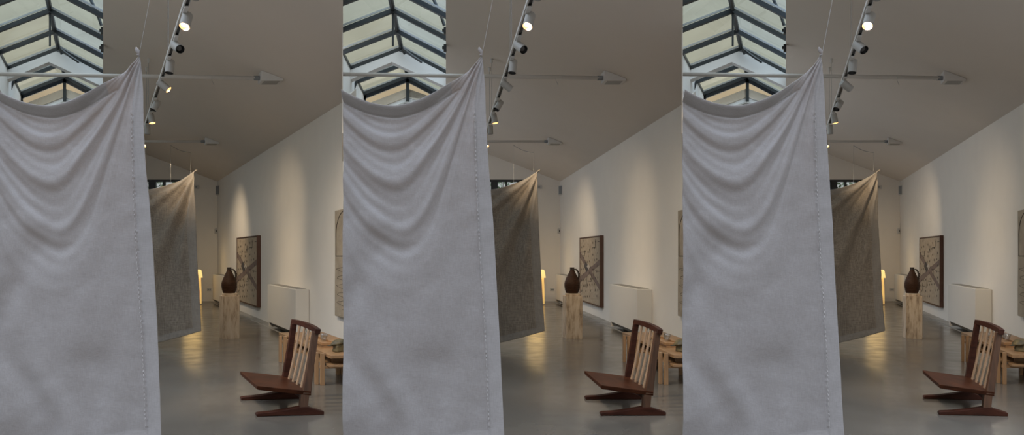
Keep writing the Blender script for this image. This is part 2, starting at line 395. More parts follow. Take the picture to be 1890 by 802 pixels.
    # ---- high window in the end wall
    x0, x1 = wins[i]
    w = struct(thing('window_%d' % (i+4), ((x0+x1)/2, DE+.1, wz0))); wb_ = w.location.copy()
    t = .07
    m = MB(); 
    m.box(x0, x1, DE+.02, DE+.12, wz1-t, wz1); m.box(x0, x1, DE+.02, DE+.12, wz0, wz0+t); m.box(x0, x0+t, DE+.02, DE+.12, wz0, wz1); m.box(x1-t, x1, DE+.02, DE+.12, wz0, wz1)
    m.build('window_frame', M_FRAME, w, wb_)
    for u in (219, 239, 259, 279.5, 301.5, 323):
        xc = (u+OFFS[i]-945)*dde; hw = .11 if u == 279.5 else .03
        MB().box(xc-hw, xc+hw, DE+.03, DE+.11, wz0, wz1).build('mullion', M_FRAME, w, wb_)
    MB().box(x0, x1, DE+.065, DE+.07, wz0, wz1).build('pane', G_W, w, wb_)

# ------------------------------------------------------------------ shrubs beyond the end windows
rnd = random.Random(5)
for i in range(3):
    x0, x1 = wins[i]; cx = (x0+x1)/2
    t = thing('shrub', (cx, DE+1.6, 0), 'green leafy shrub outside the high window, behind the %s gallery' % SIDE[i], 'shrub')
    m = MB()
    for _ in range(1500):
        p = Vector((rnd.uniform(-1.5, 1.5), rnd.uniform(-.35, .35), rnd.uniform(1.2, 4.3)))
        d = Vector((rnd.gauss(0, 1), rnd.gauss(0, 1), rnd.gauss(0, 1)+.6)).normalized()*rnd.uniform(.10, .2)
        s = d.cross(Vector((rnd.gauss(0, 1), rnd.gauss(0, 1), .2))).normalized()*.03
        m.poly([p, p+d*.5+s, p+d, p+d*.5-s])
    m.build('foliage', M_LEAF, t)
    m = MB()
    for _ in range(7):
        sx = rnd.uniform(-1.2, 1.2); m.tube([(sx*.3, 0, 0), (sx*.7, 0, 1.6), (sx, 0, 4.1)], .03, 6, radii=[.04, .03, .01])
    m.build('stem', M_STEM, t)

# ------------------------------------------------------------------ cloth hangings
def interp(pts, x):
    if x <= pts[0][0]: 
        (a, b), (c, d) = pts[0], pts[1]; return b+(d-b)*(x-a)/(c-a)
    for (a, b), (c, d) in zip(pts, pts[1:]):
        if x <= c: 
            t = (x-a)/(c-a); return b+(d-b)*t
    (a, b), (c, d) = pts[-2], pts[-1]; return d+(d-b)*(x-c)/(c-a)
def smooth_pts(pts, n=12):          # Catmull-Rom through the points, as a dense polyline
    out = []
    P = [pts[0]]+pts+[pts[-1]]
    for j in range(1, len(P)-2):
        p0, p1, p2, p3 = P[j-1:j+3]
        for k in range(n):
            t = k/n
            out.append(tuple(.5*((2*p1[c])+(-p0[c]+p2[c])*t+(2*p0[c]-5*p1[c]+4*p2[c]-p3[c])*t*t+(-p0[c]+3*p1[c]-3*p2[c]+p3[c])*t**3) for c in (0, 1)))
    out.append(pts[-1]); return out
def sstep(a, b, x):
    t = max(0, min(1, (x-a)/(b-a))); return t*t*(3-2*t)

W_TOP = smooth_pts([(-70, 120), (-40, 143), (0, 168), (27, 182), (55, 192), (88, 197), (110, 195.5), (137, 187), (164.5, 174), (191, 157), (219, 138), (241, 118), (256, 99)])
W_RIGHT = smooth_pts([(99, 256), (123, 259), (165, 262.5), (215, 264), (305, 269), (404, 277), (512, 283), (620, 289), (800, 297.5), (835, 299)])
def white_drape(i):
    uL = -70.0 if i == 0 else 0.0
    dd0 = .00385; NU, NV = 230, 300
    T = thing('linen_hanging', ((140+OFFS[i]-945)*dd0, dd0*F, .22), 'large white linen sheet hanging by a knotted corner, %s' % ORD[i], 'fabric hanging')
    B = T.location.copy(); verts = []; grid = []
    bottom = 826.0
    for a in range(NV+1):
        tv = a/NV; row = []
        for b in range(NU+1):
            tu = b/NU
            # right-edge dependent stretch: x from the left edge to the right hem
            ut = uL+(256.0-uL)*tu; vt = interp(W_TOP, ut)
            v = vt+(bottom-vt)*(tv**1.15)
            ur = interp(W_RIGHT, max(99, v)); u = uL+(ur-uL)*(tu + (0.0))
            # folds -----------------------------------------------------------
            dx = 256-u; dy = v-96; r = math.hypot(dx, dy)+1; ang = math.atan2(dy, dx+6)   # 0 = to the left, pi/2 = down
            w1 = noise.noise(Vector((u*.008, v*.004, 3+7*0))); w2 = noise.noise(Vector((u*.02, v*.02, 9)))
            # curved folds that leave the tied corner and droop across the sheet
            x = dx/168.0; g = 1-abs(1-min(x, 1.98))**2.0
            h = max(dy, 1)/max(g, .02); lh = math.log(max(h, 20)/99.0)
            w3 = noise.noise(Vector((u*.006, v*.006, 21)))
            amod = .45+.9*max(0, noise.noise(Vector((h*.012, x*1.3, 4.0)))+.35)
            ph = (lh-.552)*2*math.pi/.36+w1*1.8+w3*1.0
            wl = max(.25*(h*.235)*g, 6)*dd0*4/4
            fold = math.sin(ph)+.22*math.sin(2*ph+.9)+.14*math.sin(3.4*ph+w1*6)
            far = (1-sstep(.95, 1.75, lh))*sstep(.06, .22, lh)
            near = sstep(3, 40, r)
            disp = fold*min(.055*wl*4*1.25, .075)*far*near*amod
            # fine pleats gathered just under the corner
            disp += math.sin(ang*34+w1*2)*.006*sstep(3, 30, r)*(1-sstep(90, 260, r))*sstep(.5, .9, ang)*(1-sstep(1.40, 1.52, ang))
            # soft long folds and crumple lower down
            lo = sstep(330, 520, v)
            disp += (math.sin(u*.040+v*.010+w3*6)*.013*(1-sstep(150, 240, u)))*lo
            disp += noise.fractal(Vector((u*.012, v*.005, 2.0)), .9, 2.0, 2)*.016*sstep(110, 200, v)
            disp += noise.noise(Vector((u*.030+v*.010, v*.028-u*.006, 5)))*.0035
            # hem steps: top band, right band, bottom band (double cloth)
            seamx = interp([(99, 254), (150, 246), (200, 243), (350, 247), (485, 254), (620, 263), (791, 270), (840, 272)], v)
            hem = 0
            if v < vt+19 and u < 200: hem = 1
            disp -= .05*(1-sstep(0, 21, v-vt))*(1-sstep(190, 235, u))
            if u > seamx: hem = 1
            if v > 792+max(0, (260-u))*.10: hem = 1
            st = math.exp(-((u-seamx)/2.2)**2)*sstep(150, 200, v); disp += st*(.006+.006*noise.noise(Vector((0, v*.25, 1))))
            if u < 215: disp += math.exp(-((v-vt-19.5)/1.8)**2)*.007
            hang = -.10*(1-sstep(0, 1, (v-100)/500))*0
            D = dd0*F+disp+.012*math.sin(u*.03)
            edge = sstep(0, 10, abs(u-ur)) if 0 else 1
            row.append((( (u+OFFS[i]-945)*dd0, D+hang, EYE+(468-v)*dd0), hem))
        grid.append(row)
    m = MB()
    base = 0
    for row in grid: m.v += [p for p, h in row]
    n = NU+1
    for a in range(NV):
        for b in range(NU):
            m.f.append([a*n+b, (a+1)*n+b, (a+1)*n+b+1, a*n+b+1]); m.mi.append(1 if grid[a][b][1] else 0)
    o = m.build('sheet', [LINEN, LINEN_H], T, B, smooth=True)
    sd = o.modifiers.new('solid', 'SOLIDIFY'); sd.thickness = .003; sd.offset = 0
    # the tied ear of cloth above the corner
    P = lambda u, v, d=0: Vector(((u+OFFS[i]-945)*dd0, dd0*F+d, EYE+(468-v)*dd0))
    k = MB(); px = dd0
    rs = []
    for t_, rx, ry in ((0, .8, .8), (.12, 1.6, 1.4), (.3, 3.2, 1.6), (.5, 4.0, 1.8), (.72, 3.2, 1.5), (.9, 1.6, .9), (1, .3, .3)):
        c = P(256.5-5.2*t_, 101-14.5*t_)
        rs.append([c+Vector((math.cos(2*math.pi*j/14)*rx*px*(1+.15*math.sin(3*j)), math.sin(2*math.pi*j/14)*ry*px*(1+.3*math.cos(4*j)), math.sin(2*math.pi*j/14)*.4*px)) for j in range(14)])
    k.rings(rs).build('knot', LINEN, T, B, smooth=True)
    k = MB(); k.tube([P(255+2.3*math.cos(j*.6), 100.5+.25*j*.3, -2.0*px*math.sin(j*.6)) for j in range(24)], .0022, 6)
    k.build('twine', M_THREAD, T, B, smooth=True)
    # stitches down the right hem
    k = MB()
    pts = []
    for v in range(205, 792, 4):
        sx = interp([(99, 254), (150, 246), (200, 243), (350, 247), (485, 254), (620, 263), (791, 270), (840, 272)], v)
        pts.append(P(sx+.5*math.sin(v*.9), v, -.009-.006*math.sin(v*.7)))
    k.tube(pts, .0017, 5)
    k.build('stitching', M_THREAD, T, B)
    # its hanging wire (a thing of its own: it holds the cloth)
    top = Vector(q(276, 0, dd0*1.12)); 
    a1 = P(258, 95); s_ = (276+OFFS[i]-945)
    wr = MB(); b1 = Vector(((s_)*dd0*1.0, dd0*F, EYE+468*dd0)); 
    b2 = a1+(b1-a1)*1.6
    wr.tube([a1, b1, b2], .0013, 6); o = wr.build('hanging_wire', M_WIRE, None, a1)
    tag(o, 'thin slanting wire above the knotted corner of the %s white sheet' % SIDE[i], 'wire')

B_TOP = smooth_pts([(110, 317), (135, 330), (165, 341), (200, 348), (240, 351), (273, 349.5), (292, 346), (310, 340.5), (330, 333), (345, 325), (358, 316.5)])
def brown_drape(i):
    dd0 = .0085; NU, NV = 150, 190; uL = 110.0
    T = thing('linen_hanging', ((250+OFFS[i]-945)*dd0, dd0*F, .12), 'brown linen cloth with darker hem behind the white sheet, %s' % ORD[i], 'fabric hanging')
    B = T.location.copy(); m = MB(); H = []
    for a in range(NV+1):
        tv = a/NV
        for b in range(NU+1):
            tu = b/NU; ut = uL+(358-uL)*tu; vt = interp(B_TOP, ut)
            ub = uL+(372.5-uL)*tu; vb = interp([(110, 634), (240, 637), (289, 632.5), (310, 627.5), (340, 619.5), (372.5, 610)], ub)
            v = vt+(vb-vt)*tv; u = ut+(ub-ut)*tv + (2.5*math.sin(math.pi*tv)*-tu*.6)
            dx = 360-u; dy = v-314; r = math.hypot(dx, dy)+1; ang = math.atan2(dy, dx+2)
            w1 = noise.noise(Vector((u*.012, v*.008, 13)))
            fan = math.sin(ang*15+w1*2+.5)*.6+math.sin(ang*25+1)*.35
            d = fan*.055*sstep(3, 45, r)*(1-.5*sstep(150, 330, r))*sstep(.35, .8, ang)*(1-.9*sstep(1.36, 1.50, ang))
            sw = math.sin((v+40*math.exp(-(v-320)/120.)*((u-235)/110.)**2-350)/11+w1*3)*.022*sstep(355, 385, v)*(1-sstep(440, 560, v))*math.exp(-((u-240)/90.)**2)
            d += sw+noise.fractal(Vector((u*.02, v*.014, 4)), .8, 2.1, 4)*.025
            hem = 1 if (v < vt+10 and u < 348) or tu > .939-.0*tv or v > vb-12 else 0
            m.v.append(((u+OFFS[i]-945)*dd0, dd0*F+d, EYE+(468-v)*dd0)); H.append(hem)
    n = NU+1
    for a in range(NV):
        for b in range(NU):
            m.f.append([a*n+b, (a+1)*n+b, (a+1)*n+b+1, a*n+b+1]); m.mi.append(H[a*n+b])
    o = m.build('sheet', [BROWN, BROWN_H], T, B, smooth=True)
    sd = o.modifiers.new('solid', 'SOLIDIFY'); sd.thickness = .004; sd.offset = 0
    P = lambda u, v, d=0: Vector(((u+OFFS[i]-945)*dd0, dd0*F+d, EYE+(468-v)*dd0))
    k = MB(); px = dd0; rs = []
    for t_, rr in ((0, .7), (.2, 1.7), (.45, 2.1), (.75, 1.5), (1, .3)):
        c = P(357.5+7*t_, 317-3.6*t_)
        rs.append([c+Vector((math.sin(2*math.pi*j/10)*.35*rr*px, math.cos(2*math.pi*j/10)*rr*px, math.sin(2*math.pi*j/10)*rr*px)) for j in range(10)])
    k.rings(rs).build('knot', BROWN_H, T, B, smooth=True)
    R = roommap(i)
    for u, vt, ddt, ve, nm in ((315, 268, .01482, 338, 'middle of the top edge'), (352, 281, .01475, 321, 'knotted corner')):
        a1 = P(u, ve); b1 = R(q(u, vt, ddt))
        o = MB().tube([a1, b1], .0022, 6).build('hanging_wire', M_WIRE, None, a1)
        tag(o, 'thin upright wire to the %s of the %s brown cloth' % (nm, SIDE[i]), 'wire')
    pts = []
    for j in range(13):
        t_ = j/12; p = q(315+37*t_, 268+13*t_+5.5*4*t_*(1-t_)*(.6), .0147); pts.append(R(p))
    o = MB().tube(pts, .006, 6).build('slack_cable', M_GREYP, None, pts[0])
    tag(o, 'short slack cable drooping between two ceiling hooks above the %s brown cloth' % SIDE[i], 'cable')
for i in range(3): white_drape(i); brown_drape(i)

# ------------------------------------------------------------------ lounge chair
DN = .005017; DF = .00564
def chair(i):
    Dn, Df = DN*F, DF*F; mp = furnmap(i, 1.75, (Dn+Df)/2); B = mp((1.75, (Dn+Df)/2, 0))
    T = thing('lounge_chair', B, 'low dark walnut lounge chair with pale back slats, %s' % ORD[i], 'chair')
    # seat board: front is to the left, tapering bevel
    z = lambda L: .286+(L-1.44)*(-.132)
    m = MB(mp); R = []
    for L, t in ((1.440, .034), (1.455, .038), (1.6, .040), (1.8, .040), (1.925, .040)):
        c = z(L); e = .0
        R.append([(L, Dn+.0+e, c), (L, Df-e, c), (L, Df-e-.01, c-t), (L, Dn+.01+e, c-t)])
    m.rings(R).build('seat', M_WALNUT_S, T, B, bevel=.004)
    def stile(y0, y1):
        pr = [(.20, 1.852, 1.925), (.30, 1.868, 1.934), (.46, 1.895, 1.953), (.62, 1.922, 1.975), (.775, 1.945, 1.996)]
        return MB(mp).rings([[(a, y0, zz), (b, y0, zz), (b, y1, zz), (a, y1, zz)] for zz, a, b in pr])
    th = .062
    stile(Dn+.004, Dn+th).build('back_post', M_WALNUT_LIT, T, B, bevel=.004)
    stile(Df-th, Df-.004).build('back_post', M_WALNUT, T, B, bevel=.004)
    # crest rail, bowed backwards
    m = MB(mp); R = []
    for j in range(13):
        t = j/12; y = Dn-.02+(Df-Dn+.04)*t; bow = .032*4*t*(1-t); zt = .803+.014*t+.006*4*t*(1-t)
        a = 1.947+bow-.0*t
        R.append([(a+.004, y, zt-.046), (a+.050, y, zt-.050), (a+.060, y, zt-.004), (a+.012, y, zt)])
    m.rings(R).build('crest_rail', M_WALNUT, T, B, bevel=.003)
    for t in (.225, .41, .59, .77):
        y = Df-(Df-Dn)*t; bow = .045*4*t*(1-t); R = []
        for s in range(7):
            w = s/6; zz = .215+(.765-.215)*w; L = 1.882+.006*math.sin(math.pi*w)+(1.975+bow*.55-1.882)*w
            hw = .019+.002*math.sin(math.pi*w); R.append([(L-.009, y-hw, zz), (L+.006, y-hw, zz), (L+.006, y+hw, zz), (L-.009, y+hw, zz)])
        MB(mp).rings(R).build('slat', M_SLAT, T, B, bevel=.003)
    for y0, y1, mm in ((Dn+.01, Dn+.075, M_WALNUT_LIT), (Df-.075, Df-.01, M_WALNUT)):
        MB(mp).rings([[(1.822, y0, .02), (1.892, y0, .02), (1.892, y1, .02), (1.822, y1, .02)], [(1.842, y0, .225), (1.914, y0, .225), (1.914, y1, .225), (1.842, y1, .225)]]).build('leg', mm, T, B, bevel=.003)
        prof = [(1.440, .0), (1.60, .006), (1.78, .002), (1.90, .0), (2.042, .0), (2.044, .030), (1.96, .055), (1.895, .078), (1.822, .078), (1.70, .056), (1.56, .038), (1.45, .031), (1.436, .02)]
        MB(mp).prism(prof, y0-.004, y1+.004).build('sled_foot', M_WALNUT, T, B, bevel=.004)
    MB(mp).box(1.845, 1.885, Dn+.06, Df-.06, .145, .19).build('stretcher', M_WALNUT, T, B, bevel=.003)

# ------------------------------------------------------------------ low oak table and the things on it
def table(i):
    d0, d1 = .0061*F, .00788*F; mp = furnmap(i, 2.8, (d0+d1)/2); B = mp((2.8, (d0+d1)/2, 0))
    T = thing('coffee_table', B, 'long low oak table behind the lounge chair, %s' % ORD[i], 'table')
    MB(mp).box(2.565, 3.18, d0, d1, .325, .362).build('tabletop', M_OAK, T, B, bevel=.003)
    MB(mp).box(2.565, 3.18, d0+.01, d1-.0, .225, .252).build('shelf', M_OAK, T, B, bevel=.003)
    MB(mp).box(2.66, 3.10, d0+.22, d0+.26, .252, .325).build('divider', M_OAK, T, B, bevel=.002)
    MB(mp).box(2.66, 3.10, d1-.36, d1-.32, .252, .325).build('divider', M_OAK, T, B, bevel=.002)
    for y in (.00625*F, .0072*F, .00752*F):
        for dy, w in ((0, .036), (-.06, .040)):
            l0 = 2.462+(0 if dy == 0 else .045)
            MB(mp).box(l0, l0+w, y+dy, y+dy+.05, 0, .366).build('leg', M_OAK2, T, B, bevel=.003)
    for y in (.00672*F, .0075*F):
        for l0 in (2.90, 2.945):
            MB(mp).box(l0, l0+.038, y, y+.05, 0, .226).build('leg', M_OAK2, T, B, bevel=.003)
    for y in (.00625*F, .0072*F):
        MB(mp).box(2.50, 2.95, y-.055, y-.015, .19, .224).build('cross_rail', M_OAK, T, B, bevel=.002)
    # trays
    def tray(u0, u1, v0, v1, z0, h, name, lab, rim=.018):
        dn = (EYE-z0-h)/(v1-468); df = (EYE-z0-h)/(v0-468)
        x0 = (u0-190)*dn; x1 = (u1-190)*dn; y0, y1 = dn*F, df*F
        bb = mp(((x0+x1)/2, (y0+y1)/2, z0)); t = thing(name, bb, lab, 'tray', 'stacked trays on the low table')
        MB(mp).box(x0, x1, y0, y1, z0, z0+.008).build('tray_base', M_TRAY, t, bb)
        m = MB(mp)
        m.box(x0, x1, y0, y0+rim, z0+.008, z0+h).box(x0, x1, y1-rim, y1, z0+.008, z0+h).box(x0, x0+rim, y0+rim, y1-rim, z0+.008, z0+h).box(x1-rim, x1, y0+rim, y1-rim, z0+.008, z0+h)
        m.build('tray_rim', M_TRAY, t, bb, bevel=.002)
        return (x0, x1, y0, y1)
    tray(597, 633, 626, 636, .3625, .036, 'wooden_tray', 'lower of two wooden trays stacked on the %s low oak table' % SIDE[i])
    x0, x1, y0, y1 = tray(594, 620, 620, 631.5, .399, .030, 'wooden_tray', 'upper wooden tray of the stack, under a glass bowl on the %s table' % SIDE[i])
    # tilted glass bowl in the upper tray
    c = mp((x0+.10, (y0+y1)/2-.05, .421)); t = Matrix.Rotation(math.radians(12), 3, 'Y'); m = MB(); Rr = []
    for r, z in ((.020, 0), (.030, .004), (.038, .03), (.043, .06), (.046, .088), (.043, .088), (.040, .06), (.034, .03), (.026, .010), (.001, .009)):
        Rr.append([Vector(c)+t @ Vector((r*math.cos(2*math.pi*j/28), r*math.sin(2*math.pi*j/28), z)) for j in range(28)])
    o = m.rings(Rr).build('glass_bowl', G_CUP, None, c, smooth=True); tag(o, 'small clear glass bowl in the upper tray on the %s oak table' % SIDE[i], 'bowl')
    # slim glass bottle behind the chair slats
    c = mp(((566-190)*.00715, .00715*F, .3625)); m = MB()
    m.lathe([(.022, 0), (.026, .005), (.028, .05), (.024, .085), (.009, .11), (.007, .145), (.010, .15), (.006, .15), (.005, .11), (.02, .08), (.023, .01), (.001, .009)], 0, 0, 24)
    m.mp = lambda p, c=c: Vector(c)+Vector(p)
    o = m.build('glass_bottle', G_CUP, None, c, smooth=True); tag(o, 'slim clear glass bottle on the %s oak table, seen through the chair slats' % SIDE[i], 'bottle')
    # rough ceramic sculpture
    dd = .00625; c = mp(((628-190)*dd, dd*F+.1, .3625)); px = dd
    T2 = thing('ceramic_sculpture', c, 'rough mossy brown ceramic block with domed lid on the %s oak table' % SIDE[i], 'sculpture')
    def blob(ring_f, nz, name, mt):
        R_ = []
        for a in range(nz+1):
            R_.append([Vector(c)+Vector(ring_f(a/nz, 2*math.pi*j/20)) for j in range(20)])
        MB().rings(R_).build(name, mt, T2, c, smooth=True)
    def blk(t, a):
        r = .068*(1+.12*math.cos(4*a))*(1-.08*t); s = 1+.12*noise.noise(Vector((math.cos(a)*2, math.sin(a)*2, t*3)))
        return (.02+r*s*math.cos(a), r*s*math.sin(a)*1.1, .086*t)
    blob(blk, 6, 'block', M_BOULD)
    def dome(t, a):
        rr = math.cos(t*math.pi/2)**.6 if t < 1 else .02
        r = .085*rr*(1+.1*noise.noise(Vector((math.cos(a)*2, math.sin(a)*2, t*4+2))))
        z = .085+.058*math.sin(t*math.pi/2)+.015*math.cos(a)*rr
        return (.012+1.05*r*math.cos(a), r*math.sin(a), z)
    blob(dome, 10, 'lid', M_BOULD)
    rs = []
    for t, w, h, z in ((0, .004, .004, .066), (.15, .016, .008, .068), (.45, .026, .011, .072), (.75, .028, .013, .078), (1, .022, .012, .084)):
        x = -.115+.12*t; rs.append([Vector(c)+Vector((x, w*math.cos(2*math.pi*j/12), z+h*math.sin(2*math.pi*j/12))) for j in range(12)])
    MB().rings(rs).build('spout', M_OLIVE, T2, c, smooth=True)

# ------------------------------------------------------------------ pedestal and jug
def pedestal(i):
    dd = 1.5/157; mp = raymap(i, 427, dd); B = mp((0, .2, 0)); px = dd
    T = thing('stone_pedestal', B, 'tall travertine pedestal carrying the brown jug, %s' % ORD[i], 'pedestal')
    pl = [(-.141, 0), (.141, 0), (.150, .26), (.08, .42), (-.13, .42), (-.212, .28)]
    MB(mp).column(pl, 0, .755).build('column', M_TRAV, T, B, bevel=.003)
    pl2 = [(-.150, .06), (-.09, .02), (.10, .02), (.115, .26), (.07, .36), (-.11, .36), (-.165, .24)]
    MB(mp).column(pl2, .755, .797).build('top_slab', M_TRAV, T, B, bevel=.004)
    mp = raymap(i, 423, dd*1.0175); B = mp((0, 0, .797)); s = dd*1.0175
    T = thing('stoneware_jug', B, 'dark brown stoneware jug with rope-twist handle, %s' % ORD[i], 'jug')
    pr = [(0, 11.0), (1.2, 11.5), (5, 12.9), (10, 14.0), (15, 14.6), (19, 14.2), (24, 12.6), (29, 10.4), (34, 8.0), (38, 6.0), (41, 4.6), (43, 4.0)]
    m = MB(mp); R = []
    for z, r in [(a*43/60, None) for a in range(61)]:
        r = interp([(a, b) for a, b in pr], z)
        r *= 1+.008*math.sin(z*2.2)
        R.append((r*s, .797+z*s))
    m.lathe(R, 0, 0, 48).build('body', M_VASE, T, B, smooth=True)
    MB(mp).lathe([(3.7*s, .797+42.5*s), (4.3*s, .797+43.4*s), (4.2*s, .797+44.2*s), (4.1*s, .797+46*s), (4.5*s, .797+47*s), (4.3*s, .797+47.6*s), (3.2*s, .797+47.5*s), (3.0*s, .797+44*s), (.002, .797+43.5*s)], 0, 0, 32).build('neck', M_VASE_N, T, B, smooth=True)
    path = [(4.0, 43), (6.5, 43.8), (9.0, 42), (11.2, 38.5), (12.2, 34.5), (12.0, 30), (11.5, 26), (12.0, 23.5)]
    dense = smooth_pts(path, 8)
    m = MB(mp)
    for ph in (0, math.pi):
        pts = []; 
        for j, (x, z) in enumerate(dense):
            a = j*.42+ph; pts.append(((x+.8*math.cos(a))*s, .9*math.sin(a)*s, .797+z*s))
        m.tube(pts, 1.15*s, 8)
    m.build('handle', M_VASE_N, T, B, smooth=True)

# ------------------------------------------------------------------ wall things
def heater(i, da, db, lab):
    mp = furnmap(i, LW, (da+db)/2)
    k = KS[i]
    # square to the wall it hangs on
    n = math.hypot(1, k); ex = Vector((1, -k, 0))/n; ey = Vector((k, 1, 0))/n
    c = roommap(i)((LW, (da+db)/2, 0)); h = (db-da)/2*n
    mp = lambda p: c+ex*(p[0])+ey*p[1]+Vector((0, 0, p[2]))
    d = .275*(1/n) if k < 0 else .275*(1/n)
    B = mp((-d/2, 0, .12)); T = thing('wall_radiator', B, lab, 'radiator')
    MB(mp).box(-d, -.004, -h, h, .125, .878).build('casing', M_HEAT, T, B, bevel=.006)
    m = MB(mp); m.box(-d+.03, -.03, -h+.08, h-.08, .8785, .884)
    m.build('top_grille', M_HEAT, T, B)
    m = MB(mp)
    nf = int(h*2/.07)
    for j in range(nf):
        y = -h+.1+j*(2*h-.2)/(nf-1); m.box(-d+.04, -.04, y-.012, y+.012, .8845, .8885)
    m.build('grille_slot', M_GRILL, T, B)
    MB(mp).box(-d+.03, -.02, -h+.04, h-.04, .075, .125).build('base_vent', M_BLACK, T, B)
    for y in (-h+.05, h-.09):
        MB(mp).box(-d+.01, -.02, y-.02, y+.02, .03, .125).build('bracket', M_HEAT, T, B)

def artwork1(i):
    R = roommap(i); da, db = .01246*F, .01431*F; z0, z1 = .30, 1.893; B = R((LW-.03, (da+db)/2, z0)); L = LW-.075
    T = thing('wall_panel_artwork', B, 'framed beige panel with mauve X and black dots, %s' % ORD[i], 'artwork')
    MB(R).box(L, LW-.004, da, db, z0, z1).build('canvas', M_CANVAS, T, B)
    f = .03
    m = MB(R); e = .012
    m.box(L-e, LW-.002, da-f*1.6, da, z0-f, z1+f).box(L-e, LW-.002, db, db+f, z0-f, z1+f).box(L-e, LW-.002, da, db, z0-f, z0).box(L-e, LW-.002, da, db, z1, z1+f)
    m.build('frame', M_PFRAME, T, B)
    W = db-da; H = z1-z0
    P = lambda x, y, e=.003: (L-e, db-x*W, z0+y*H)      # x from the far (left) side, y up
    def quad(m, pts, mi=0, e=.003):
        m.poly([P(x, y, e) for x, y in pts], mi); 
    m = MB(R); m.fillholes = False
    quad(m, [(0, .79), (.0, .69), (1, .215), (1, .30)], 0, .002)
    quad(m, [(0, .375), (0, .275), (1, .60), (1, .68)], 0, .0025)
    quad(m, [(.22, .56), (.34, .63), (.46, .52), (.36, .46)], 1, .0035)
    quad(m, [(.38, .555), (.45, .60), (.53, .555), (.46, .505)], 2, .0045)
    rr = random.Random(3)
    def line(x0, y0, x1, y1, w=.006):
        if abs(x1-x0) < 1e-6: quad(m, [(x0-w, y0), (x0+w, y0), (x0+w, y1), (x0-w, y1)], 3, .005)
        else: quad(m, [(x0, y0-w*.7), (x1, y1-w*.7), (x1, y1+w*.7), (x0, y0+w*.7)], 3, .005)
    for (x, y, w, h) in ((.12, .72, .14, .09), (.40, .78, .14, .10), (.65, .845, .14, .12), (.90, .93, .08, .0), (.05, .16, .1, .12), (.20, .23, .18, .17), (.45, .33, .15, .12), (.62, .52, .1, -.1), (.78, .50, .2, 0)):
        line(x, y, x+w, y); 
        if h: line(x+w, y, x+w, y+h)
    for a in range(9):
        for b in range(11):
            x = .06+a*.115+(.04 if b % 2 else 0); y = .05+b*.09+a*.012
            if x < .97 and y < .97 and rr.random() < .8:
                s = .016; quad(m, [(x-s, y), (x, y+s*1.3), (x+s, y), (x, y-s*1.3)], 3, .0055)
    m.build('inlay', [M_BAND, M_DK, M_LT, M_INK], T, B)

def artwork2(i):
    R = roommap(i); db = .00830*F; da = db-1.25; z0, z1 = .553, 2.16; L = LW-.07
    if i == 2: da = db-1.6
    B = R((LW-.03, (da+db)/2, z0))
    T = thing('plaster_relief', B, 'tall pale plaster relief with a scratched arch on the wall, cut by the %s edge of view' % ['next white sheet at its', 'second white sheet at its', 'picture at its right'][i], 'artwork')
    T['label'] = ['pale plaster relief with scratched arch half hidden by the middle white sheet', 'pale plaster relief with scratched arch half hidden by the rightmost white sheet', 'pale plaster relief with scratched arch on the wall at the right edge'][i]
    pl = [(db, z0+.0), (db+.0, z0+.4), (db-.012, z0+.9), (db, z1), (da, z1+.01), (da, z0)]
    m = MB(R); a = [(L, y, z) for y, z in pl]; b = [(LW-.006, y, z) for y, z in pl]; m.rings([a, b])
    m.build('slab', M_RELIEF, T, B, bevel=.008)
    m = MB(R)
    yl = db-.07; zb = EYE-4*.0083; c = yl-.42
    pts = [(L-.001, yl-.55, zb), (L-.001, yl, zb), (L-.001, yl, zb+.32)]
    for j in range(1, 15):
        t = j/14*math.pi; pts.append((L-.001, c+.42*math.cos(t), zb+.32+.36*math.sin(t)))
    m.tube(pts, .007, 6)
    m.build('arch_line', M_INK, T, B)
    m = MB(R); rr = random.Random(8)
    p = []
    for j in range(90):
        p.append((L-.0005, yl-.26-.22*math.sin(j*.37)-.03*math.sin(j*1.3), z0+.12+(zb-z0-.25)*j/90))
    m.tube(p, .003, 5)
    m.build('scratched_line', M_STEM, T, B)

